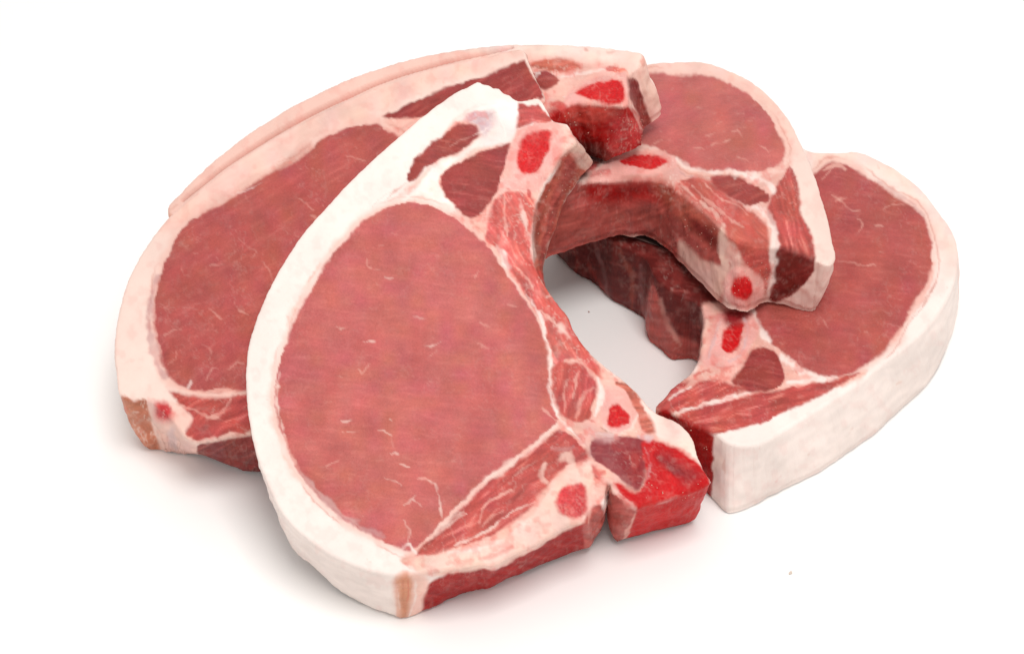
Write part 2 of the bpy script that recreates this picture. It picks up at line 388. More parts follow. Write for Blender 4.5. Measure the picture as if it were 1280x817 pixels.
    for i in set(fid.tolist()):                       # islands of a part go to the tissue around them
        fi = np.where(fid == i)[0]; lab = np.full(len(X), -1); vs = np.unique(allf[fi]); lab[vs] = vs
        while True:
            mn = lab[allf[fi]].min(1); new = lab.copy()
            for k in range(3): np.minimum.at(new, allf[fi, k], mn)
            new[vs] = new[new[vs]]
            if (new == lab).all(): break
            lab = new
        cl = lab[allf[fi, 0]]; u_, ct = np.unique(cl, return_counts=True)
        for cc in u_[np.argsort(-ct)][1:]:
            isl = fi[cl == cc]; m = np.zeros(len(X), bool); m[allf[isl]] = True
            nb = fid[m[allf].any(1)]; nb = nb[nb != i]
            if len(nb): fid[isl] = np.bincount(nb).argmax()
    names = {0: ('fat_layer', None)}
    for ri, rg in enumerate(regions): names[ri + 1] = (rg[0], rg[1])
    eye_id = [i for i, v in names.items() if v[0] == 'eye_muscle'][0]
    byname = {}
    for i in sorted(set(fid.tolist()), key=lambda i: (names[i][1] is not None, i)):
        nm, par = names[i]; f = allf[fid == i]
        if len(f) < 12: continue
        if i == eye_id: f = np.concatenate([f, cap])
        u, inv = np.unique(f, return_inverse=True); inv = inv.reshape(f.shape)
        bn = nm.split('#')[0]; me = bpy.data.meshes.new(bn); me.from_pydata((X[u] - org).tolist(), [], inv.tolist())
        me.shade_smooth()
        me.attributes.new('tissue', 'FLOAT_COLOR', 'POINT').data.foreach_set('color', np.c_[np.clip(colr[u], .002, .95), np.ones(len(u))].astype(np.float32).ravel())
        me.attributes.new('fibre', 'FLOAT', 'POINT').data.foreach_set('value', fib[u].astype(np.float32))
        me.attributes.new('sponge', 'FLOAT', 'POINT').data.foreach_set('value', spg[u].astype(np.float32))
        me.attributes.new('wet', 'FLOAT', 'POINT').data.foreach_set('value', wetv[u].astype(np.float32))
        me.normals_split_custom_set_from_vertices(VN[u].tolist())
        me.materials.append(MEAT)
        o = bpy.data.objects.new(bn, me); COL.objects.link(o)
        if par and par in byname:
            o.parent = byname[par]
        else: o.parent = root
        byname[nm] = o
    print(label[:40], 'verts', len(X), 'parts', len(byname), round(time.time() - T0, 1))
    return root, X, Q, nT, VN, org


# ================================================================== the five chops
# ---- right lower chop, flat on the table
E_eye = [(1024,212),(1041,204),(1066,210),(1096,231),(1133,253),(1151,268),(1162,292),(1165,314),(1161,347),(1142,382),(1126,412),(1104,440),(1068,464),
         (1038,471),(1008,462),(978,441),(955,417),(944,395),(945,340),(975,270),(1005,230)]
chop_e = build_chop('pork chop lying flat on the table with broad white fat edge, beneath another chop',
    [(1016,189),(1045,190),(1075,190),(1098,200),(1127,216),(1152,236),(1172,262),(1191,290),(1198,315),(1195,345),(1184,375),(1166,402),(1142,426),(1114,448),(1076,478),
     (1038,503),(1005,524),(980,538),(955,553),(930,558),(908,553),(893,542),(876,534),(858,527),(842,517),(820,509),(830,496),(842,482),(863,466),(874,446),(877,415),(878,392),(868,376),
     (852,370),(836,360),(818,344),(806,322),(788,312),(762,298),(742,280),(716,266),(700,254),(690,244),(702,220),(760,195),(850,172),(940,165),(990,178)],
    [(905,560,.028),(1197,310,.0275),(1020,190,.027),(880,430,.0285),(720,260,.027)], .028,
    [((893,542),(886,622)),((910,554),(908,644)),((955,553),(960,623)),((1005,524),(1022,594)),((1076,478),(1095,544)),((1142,426),(1160,484)),((1184,375),(1186,432)),((1198,320),(1198,372)),
     ((806,322),(806,402)),((788,312),(788,390)),((762,298),(762,376)),((742,280),(742,358)),((716,266),(717,345)),((700,254),(703,330)),((818,344),(808,424)),((836,360),(824,437)),((852,370),(838,451)),((868,376),(866,450)),((820,509),(824,575)),((858,527),(862,598))],
    [(None,None,'fatpink',14,[(1010,180),(1080,184),(1140,218),(1190,280),(1202,330),(1180,345),(1168,300),(1130,245),(1080,215),(1020,215)]),
     ('rib_muscle',None,'hollowshade',3,[(685,240),(760,190),(940,160),(1000,190),(1010,230),(960,300),(935,385),(880,384),(850,384),(815,358),(800,330),(742,290)]),  # dark colour paints in the shade under the propped chop
     ('connective_tissue',None,'pink',4,[(930,385),(950,408),(960,424),(980,441),(1010,462),(1045,471),(1085,462),(1062,480),(1010,490),(960,496),(905,510),(842,520),(815,510),(840,480),(870,462),(878,410),(880,380)]),
     ('eye_muscle',None,'eyedark',2.2,E_eye),
     ('muscle#1',None,'muscle',2,[(1074,465),(1040,474),(985,485),(936,494),(888,506),(846,518),(860,529),(895,541),(925,535),(962,526),(968,520),(1008,503),(1045,484)],-.22),
     ('muscle#2',None,'dark',1.8,[(943,436),(963,437),(977,455),(980,476),(959,489),(934,489),(915,475),(931,455)]),
     ('rib_meat',None,'muscle',3,[(820,507),(842,482),(862,476),(890,474),(914,480),(932,489),(888,502),(845,513)],-.45),
     ('rib_wall',None,'hollowshade',3,[(686,236),(742,264),(790,288),(808,300),(820,322),(838,340),(868,364),(879,392),(875,446),(866,452),(838,455),(806,430),(805,404),(745,362),(690,340)]),  # rib wall, its colour darkened for the shade inside the hollow
     (None,None,'wallrose',4,[(815,352),(824,375),(845,415),(872,430),(872,452),(836,454),(800,430),(806,385)]),
     ('muscle_wall',None,'wallred',2.5,[(822,512),(846,518),(893,543),(894,575),(886,625),(820,580)]),
     (None,None,'fat',2,[(893,543),(900,548),(905,600),(905,645),(890,632),(891,590)]),
     ('bone',None,'bone',2.2,[(893,395),(905,388),(934,389),(947,408),(941,430),(925,453),(898,462),(880,453),(884,423)]),
     ('marrow','bone','marrow',2,[(909,407),(927,403),(926,428),(915,442),(903,438),(904,420)]),
     (None,None,'purple',6,[(905,388),(936,388),(930,402),(908,408)])],
    [([(886,448),(892,425),(900,404)],4,'lavender',.6,.3),([(930,400),(934,420),(926,442),(912,452)],3.5,'lavender',.6,.2),([(876,440),(880,420),(884,402)],5,'cream',.8,.5),([(890,455),(902,462),(916,458)],4,'orange',.5,.2),([(884,462),(896,470)],4,'blood',.5,.1),([(888,396),(894,410)],5,'blood',.4,.1),([(880,440),(884,420),(892,400)],9,'pink',.6,.3),([(842,515),(888,505),(936,491)],4.5,'fat',.85,.2),([(850,488),(868,477),(880,472),(896,468)],6,'pink',.8,.2),([(836,500),(850,489),(862,484)],3,'fat',.8,.1),
     ([(868,470),(872,466),(886,462)],4,'blood',.7,0),([(945,398),(952,414),(962,426)],7,'fat',.9,.1),([(975,445),(1005,465),(1035,473)],7,'fat',.9,.1),([(985,478),(1010,475),(1045,472)],6,'fat',.9,.1),
     ([(1165,330),(1160,355),(1145,380),(1130,405),(1115,430)],6,'pink',.8,0),([(1170,352),(1158,374),(1146,394),(1138,404)],1.8,'brown',.7,-.5),([(1096,228),(1135,250),(1155,270)],4,'greyfat',.5,0),
     ([(1030,214),(1045,208),(1055,212)],5,'pink',.8,.1),([(1028,226),(1036,218),(1042,208)],2,'pink',.7,0),([(1040,245),(1055,255),(1062,265),(1075,266)],2,'pink',.6,0),([(1045,253),(1058,248)],2.4,'pink',.6,0),
     ([(1070,274),(1078,283),(1072,292)],1.6,'pink',.6,0),([(1093,283),(1104,285)],2.4,'pink',.6,0),([(1105,263),(1120,257),(1130,256)],2,'pink',.55,0),([(1047,327),(1065,331),(1080,333),(1095,333)],1.8,'pink',.6,0),
     ([(1020,395),(1030,402),(1036,412)],1.6,'pink',.4,0),([(976,594),(970,602)],2,'rib',.5,0),([(905,575),(907,590)],3,'peach',.3,0),([(1060,540),(1066,535)],2,'peach',.4,0),([(1120,480),(1126,476)],2,'peach',.4,0),([(1010,570),(1013,566)],2,'peach',.4,0),([(948,571),(953,580),(950,585)],5,'fat',.8,.6),([(965,556),(956,572),(951,584)],4,'fat',.8,.8),
     ([(742,300),(752,330),(760,372)],5,'greyfat',.35,0),([(775,310),(790,345),(788,388)],6,'brown',.4,0),([(800,330),(802,365),(806,398)],6,'greyfat',.3,0),([(825,375),(833,400),(850,430)],7,'pink',.55,.3),
     ([(822,436),(838,446),(858,448)],8,'orange',.6,.3),([(712,300),(722,330),(717,343)],6,'orange',.35,0),([(735,330),(748,352),(756,366)],5,'orange',.4,.3)],
    'fat', 11, E_eye, (40, .15, .35), .45, .35)

# ---- right upper chop, propped on the flat one
D_eye = [(815,92),(849,94),(883,95),(917,108),(940,124),(959,143),(976,173),(981,190),(975,204),(942,217),(910,213),(881,213),(861,209),(846,199),(824,187),(798,178),(772,160),(768,120),(785,98)]
chop_d = build_chop('pork chop with curved pale rib wall, propped on the flat chop beside the dark hollow',
    [(760,92),(812,79),(850,76),(882,77),(910,87),(942,103),(967,125),(987,150),(1002,180),(1014,206),(1024,236),(1034,270),(1041,303),(1045,322),(1037,330),(1018,324),(991,314),(967,307),(945,308),(925,303),
     (905,289),(888,271),(868,255),(850,242),(834,229),(812,224),(770,224),(735,226),(705,234),(672,240),(655,215),(680,170),(715,120)],
    [(1043,326,.055),(750,222,.058),(900,80,.049),(980,160,.051),(1000,250,.053),(850,240,.058)], .026,
    [((672,240),(668,332)),((705,234),(700,316)),((735,226),(740,304)),((770,224),(776,297)),((812,224),(808,297)),((834,229),(828,309)),((850,242),(848,326)),((868,255),(869,351)),((888,271),(890,371)),
     ((905,289),(905,383)),((925,303),(928,391)),((945,308),(945,385)),((967,307),(964,379)),((991,314),(990,386)),((1018,324),(1015,391)),((1037,331),(1019,388)),((1045,322),(1030,360)),((1034,270),(1026,330))],
    [(None,None,'fatrose',12,[(805,74),(880,74),(915,86),(965,120),(1000,175),(985,190),(960,140),(915,104),(880,92),(800,92)]),
     ('connective_tissue',None,'pink',3,[(846,200),(862,209),(882,213),(911,214),(942,218),(976,204),(984,196),(990,205),(976,225),(966,244),(960,262),(969,286),(972,312),(968,345),(962,370),(940,385),(905,300),(880,262),(850,240),(825,228),(735,226),(740,214)]),
     ('eye_muscle',None,'eye',2,D_eye),
     ('muscle#1',None,'dark',1.6,[(888,221),(908,219),(927,224),(947,234),(963,247),(952,253),(938,257),(920,252),(898,237)]),
     ('muscle#2',None,'muscle',1.8,[(987,208),(996,226),(1001,251),(1003,270),(1016,297),(1018,322),(1014,342),(992,367),(966,378),(963,366),(969,335),(969,303),(966,285),(958,264),(966,241),(977,222)],1.3),
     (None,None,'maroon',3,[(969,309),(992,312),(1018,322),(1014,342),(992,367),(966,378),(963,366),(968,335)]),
     ('rib_meat',None,'ribdull',3,[(855,224),(885,224),(915,250),(936,262),(955,280),(962,300),(963,340),(958,368),(944,352),(932,322),(910,292),(888,270),(862,248),(845,236)],.75),
     ('rib_wall',None,'wallrose',3,[(650,225),(735,227),(812,224),(838,230),(860,246),(890,272),(903,290),(904,312),(916,332),(908,350),(900,384),(880,372),(850,332),(810,299),(770,300),(650,340)]),
     (None,None,'wallred',10,[(735,228),(812,226),(835,232),(842,252),(800,250),(740,252)]),
     (None,None,'brown',7,[(818,226),(848,240),(880,266),(898,288),(902,305),(870,290),(840,262)]),
     (None,None,'maroon',6,[(860,268),(880,276),(898,292),(897,310),(880,300),(864,284)]),
     (None,None,'fatrose',5,[(850,300),(880,325),(915,333),(908,350),(895,378),(875,362),(850,335)]),
     ('fat_seam',None,'cream',2.5,[(901,284),(908,296),(915,310),(928,318),(922,322),(913,320),(912,336),(904,330),(897,306)]),
     (None,None,'muscle',4,[(925,300),(945,308),(962,312),(962,345),(940,338),(928,322)]),
     ('rib_bone',None,'bone',2.5,[(916,336),(930,332),(946,340),(955,352),(954,368),(940,384),(928,388),(912,378),(905,360)]),
     ('marrow#2','rib_bone','marrow',2.5,[(918,348),(930,345),(939,351),(941,364),(933,374),(921,374),(914,362)]),
     ('bone',None,'bone',2,[(735,224),(755,205),(775,194),(803,188),(830,190),(846,201),(838,213),(814,219),(780,219),(750,226)]),
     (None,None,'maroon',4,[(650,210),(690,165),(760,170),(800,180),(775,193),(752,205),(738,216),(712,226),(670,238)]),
     ('marrow','bone','marrow',1.8,[(775,203),(795,194),(821,194),(835,203),(816,211),(790,208)])],
    [([(745,208),(738,218),(760,216)],6,'sponge',.6,.2),([(846,200),(862,210),(880,214),(900,215)],6,'fat',.8,.1),([(910,215),(940,222),(962,232),(968,240)],8,'fat',.85,.1),([(984,200),(972,214),(945,219)],5,'fatpink',.8,.1),
     ([(934,260),(950,262),(962,274),(967,290),(969,312),(966,340),(961,366)],8,'fat',.8,.2),([(880,226),(900,248),(922,258),(935,268)],2.5,'pink',.8,.2),([(866,232),(888,254),(910,272),(928,284)],3,'pink',.55,.2),
     ([(852,232),(875,252),(893,268),(905,284)],4,'cream',.6,.3),([(876,226),(890,226)],4,'rib',.6,0),([(915,262),(935,285),(950,300)],5,'orange',.5,0),([(848,214),(856,220),(868,222)],4,'greyfat',.6,0),
     ([(812,226),(813,250),(810,280),(814,296)],2,'maroon',.45,-.4),([(772,236),(795,236),(812,234)],7,'maroon',.5,-.4),([(850,326),(868,348),(890,370),(905,382)],3,'orange',.6,.2),([(745,302),(777,297),(808,297),(828,308)],3,'fatrose',.55,.2),
     ([(760,262),(775,262)],6,'walldark',.35,0),([(735,256),(733,268)],6,'wallred',.4,0),
     ([(889,183),(902,180),(913,176)],2,'pink',.6,0),([(866,188),(880,187)],2.2,'pink',.6,0),([(915,168),(922,166),(928,174)],2,'pink',.5,0),([(948,184),(958,188),(961,194)],1.8,'pink',.6,0),([(920,196),(930,200),(938,206)],1.8,'pink',.45,0),
     ([(815,182),(828,178)],2.4,'pink',.5,0),([(880,172),(893,169)],1.6,'pink',.5,0)],
    'fatpink', 23, D_eye, (36, -.35, .3), .45, .7)

# ---- rear chop, leaning on the right upper one
C_eye = [(260,250),(340,190),(440,150),(540,140),(600,150),(600,190),(500,215),(400,240),(320,275),(270,285)]
chop_c = build_chop('rearmost pork chop, a rim of pink fat ending in a cut marrow bone',
    [(209,259),(226,239),(260,206),(310,167),(362,134),(420,105),(480,83),(540,67),(600,58),(650,55),(700,55),(740,57),(775,61),(801,65),(806,73),(797,84),(785,93),(784,112),(781,130),(750,129),(717,128),(701,136),(684,150),
     (668,172),(640,196),(600,205),(520,215),(440,240),(360,275),(290,300),(240,300),(216,285)],
    [(212,260,.036),(290,182,.049),(362,134,.058),(430,101,.065),(500,77,.070),(600,58,.077),(700,55,.082),(800,70,.087),(745,130,.086),(690,150,.081)], .0265,
    [((806,73),(829,142)),((797,84),(818,152)),((785,93),(808,160)),((781,130),(800,182)),((750,129),(757,203)),((717,128),(735,196)),((684,150),(705,222)),((668,172),(690,245))],
    [(None,None,'fatpink',6,[(560,62),(620,52),(720,52),(770,58),(806,66),(800,82),(760,75),(700,70),(640,66)]),
     ('connective_tissue',None,'pink',3,[(655,84),(690,72),(725,78),(760,80),(786,92),(785,130),(750,130),(716,130),(690,145),(660,140)]),
     ('eye_muscle',None,'eye',2,C_eye),
     ('muscle#1',None,'brown',2.5,[(662,82),(680,75),(705,73),(722,78),(728,85),(706,89),(680,89)]),
     ('muscle#2',None,'dark',2,[(670,92),(690,91),(700,101),(692,110),(678,114),(666,110)]),
     ('muscle#3',None,'rib',2,[(753,84),(762,81),(778,86),(784,91),(768,89)]),
     ('inner_wall',None,'wallred',3,[(684,140),(702,134),(720,128),(752,130),(784,129),(808,163),(800,190),(760,208),(690,250),(668,180)]),
     (None,None,'orange',5,[(702,136),(720,130),(755,131),(770,140),(745,152),(715,150)]),
     (None,None,'sponge',5,[(762,150),(778,142),(795,150),(803,166),(796,184),(775,194),(760,182),(768,168)]),
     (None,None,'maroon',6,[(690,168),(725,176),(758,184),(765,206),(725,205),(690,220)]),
     ('end_wall',None,'walldark',2.5,[(784,96),(796,100),(806,130),(816,155),(810,166),(806,160),(790,128),(785,118)]),
     (None,None,'fatrose',2,[(798,84),(807,70),(832,143),(818,156),(808,128)]),
     ('bone',None,'bone',2,[(702,134),(714,113),(735,100),(757,93),(779,92),(785,106),(783,131),(752,131),(720,129)]),
     ('marrow','bone','marrow',1.8,[(719,117),(734,106),(757,101),(777,102),(780,127),(752,128),(728,122)])],
    [([(228,250),(260,224),(281,208),(331,175),(385,144),(439,118),(499,94),(559,77),(609,66),(640,59)],4.5,'brown',.6,-3.0),([(690,132),(698,130),(707,134)],8,'blood',.85,-.2),([(660,112),(690,116),(712,108),(735,97)],6,'pink',.7,.2),([(700,97),(730,92),(755,85)],4,'fat',.6,.1),([(666,92),(673,94),(668,100)],4,'fat',.7,.1),([(704,120),(707,122)],3,'fat',.9,.4),  # first stroke: dug groove, tinted brown to deepen the crack's shade
     ([(715,150),(745,158),(770,150)],3,'wallrose',.45,.2),([(710,162),(740,166),(762,164)],2.5,'orange',.4,.1),([(786,130),(797,150),(804,165)],3,'fatrose',.5,.3),([(760,66),(770,64)],5,'brown',.35,0),([(730,62),(734,64)],2.5,'brown',.6,0),
     ([(803,70),(806,80)],4,'brown',.45,0),([(209,262),(213,272),(216,282)],7,'skin',.85,0),([(214,262),(222,255)],4,'skin',.5,0)],
    'fatrose', 37, C_eye, (10, 0, .3), .5, .7)

# ---- left chop
B_eye = [(204,334),(223,292),(241,275),(290,248),(326,224),(368,204),(392,184),(410,170),(450,156),(474,157),(498,170),(520,195),(520,240),(470,320),(420,410),(380,470),(340,486),(300,489),(262,491),(235,486),(214,474),(203,455),(196,428),(192,398),(195,365)]
chop_b = build_chop('left pork chop with brown skin on its cut corner, half hidden under the front chop',
    [(151,496),(144,460),(142,430),(147,395),(160,350),(178,314),(205,277),(240,244),(282,211),(332,178),(386,147),(440,121),(500,97),(560,80),(610,69),(640,62),(654,62),(661,79),(669,98),(681,123),
     (668,140),(630,170),(590,230),(530,330),(470,430),(420,500),(385,530),(345,536),(315,541),(293,545),(268,550),(243,553),(229,546),(216,527),(196,509),(181,500)],
    [(151,496,.0275),(300,552,.0265),(145,430,.031),(240,240,.048),(480,150,.070),(660,75,.086),(400,350,.050)], .027,
    [((151,496),(182,561)),((181,500),(199,564)),((196,509),(205,566)),((216,527),(220,567)),((229,546),(240,567)),((243,553),(254,569)),((268,550),(282,582)),((293,545),(305,590)),((345,536),(350,596)),((654,62),(662,84)),((681,123),(690,140)),((142,430),(160,480))],
    [(None,None,'fatrose',10,[(200,285),(240,240),(300,196),(390,140),(500,92),(640,58),(660,68),(600,90),(520,118),(470,150),(400,168),(330,222),(240,274),(215,290)]),
     ('connective_tissue',None,'pink',4,[(480,148),(520,142),(560,140),(640,134),(680,124),(690,140),(600,200),(520,200),(498,168)]),
     (None,None,'brown',9,[(238,280),(262,262),(300,240),(340,214),(372,192),(386,180),(392,190),(350,218),(300,248),(250,276)]),
     ('eye_muscle',None,'eyedark',2,B_eye),
     ('muscle#1',None,'dark',2,[(478,147),(500,136),(530,122),(560,110),(600,96),(630,86),(656,74),(662,86),(670,102),(680,121),(665,126),(640,132),(600,140),(540,146),(505,148)]),
     ('muscle#2',None,'muscle',3,[(212,489),(240,495),(275,497),(310,491),(350,488),(400,480),(400,530),(345,536),(293,545),(246,551),(232,544),(238,525),(225,506)]),
     ('skin','fat_layer','skin',2,[(149,496),(166,500),(182,499),(190,522),(194,542),(202,565),(182,564),(160,535)]),
     ('end_wall',None,'fatrose',3,[(182,499),(200,500),(222,506),(240,524),(228,545),(244,554),(252,567),(218,569),(203,566),(192,530)]),
     ('muscle_wall',None,'walldark',3,[(246,556),(268,551),(293,546),(345,537),(420,505),(430,560),(350,600),(300,592),(278,583),(250,568)]),
     ('rib_tip',None,'sponge',6,[(194,505),(210,505),(216,515),(208,526),(196,520)])],
    [([(198,345),(190,370),(186,400),(190,430),(198,456),(208,472)],9,'greyfat',.75,.1),([(205,337),(196,362),(193,395),(197,428),(205,452)],2,'pink',.6,.1),([(213,477),(230,486),(250,490),(270,488),(305,489),(345,484)],4,'pink',.8,.2),
     ([(236,484),(240,478)],4,'fat',.6,.2),([(222,506),(245,515),(262,522),(276,518),(284,508),(288,498)],4,'pink',.7,.3),([(232,546),(250,552),(268,549),(292,543),(312,540)],5,'cream',.75,.5),([(290,526),(300,535),(308,532)],6,'orange',.6,.4),
     ([(300,542),(330,534)],4,'cream',.6,.3),([(236,526),(228,534),(232,546)],5,'cream',.7,.4),([(215,530),(214,548),(222,560)],8,'lavender',.6,.3),([(206,515),(207,518)],7,'blood',.8,0),([(151,496),(166,500),(182,500)],2.5,'brown',.6,-.2),
     ([(655,64),(663,84),(671,102),(681,122)],3,'fatpink',.8,.3),([(480,160),(500,170),(516,192)],5,'pink',.8,0),([(300,236),(330,216),(360,200)],3,'cream',.45,0),([(290,242),(310,238),(330,228)],2,'fat',.5,.1),
     ([(433,196),(445,200),(458,204)],2,'pink',.5,0),([(388,270),(396,276),(400,280)],3,'pink',.6,0),([(372,250),(385,256),(392,266)],1.6,'pink',.5,0),([(210,456),(222,450),(220,440)],1.6,'pink',.6,0),([(258,476),(266,462),(274,462)],2.4,'pink',.6,0),
     ([(284,462),(298,454),(306,456)],1.8,'pink',.5,0),([(300,390),(312,396)],2.5,'pink',.6,0),([(262,385),(268,392),(278,400)],2,'pink',.5,0),([(205,420),(215,415),(228,412)],1.5,'pink',.45,0),([(255,430),(265,440),(262,452)],1.5,'pink',.45,0),
     ([(298,300),(310,310),(322,318)],1.4,'pink',.4,0),([(262,335),(280,330)],1.6,'pink',.4,0),([(330,330),(340,345),(338,360)],1.4,'pink',.4,0)],
    'fatpink', 51, B_eye, (90, -.5, .9), .45, .8)

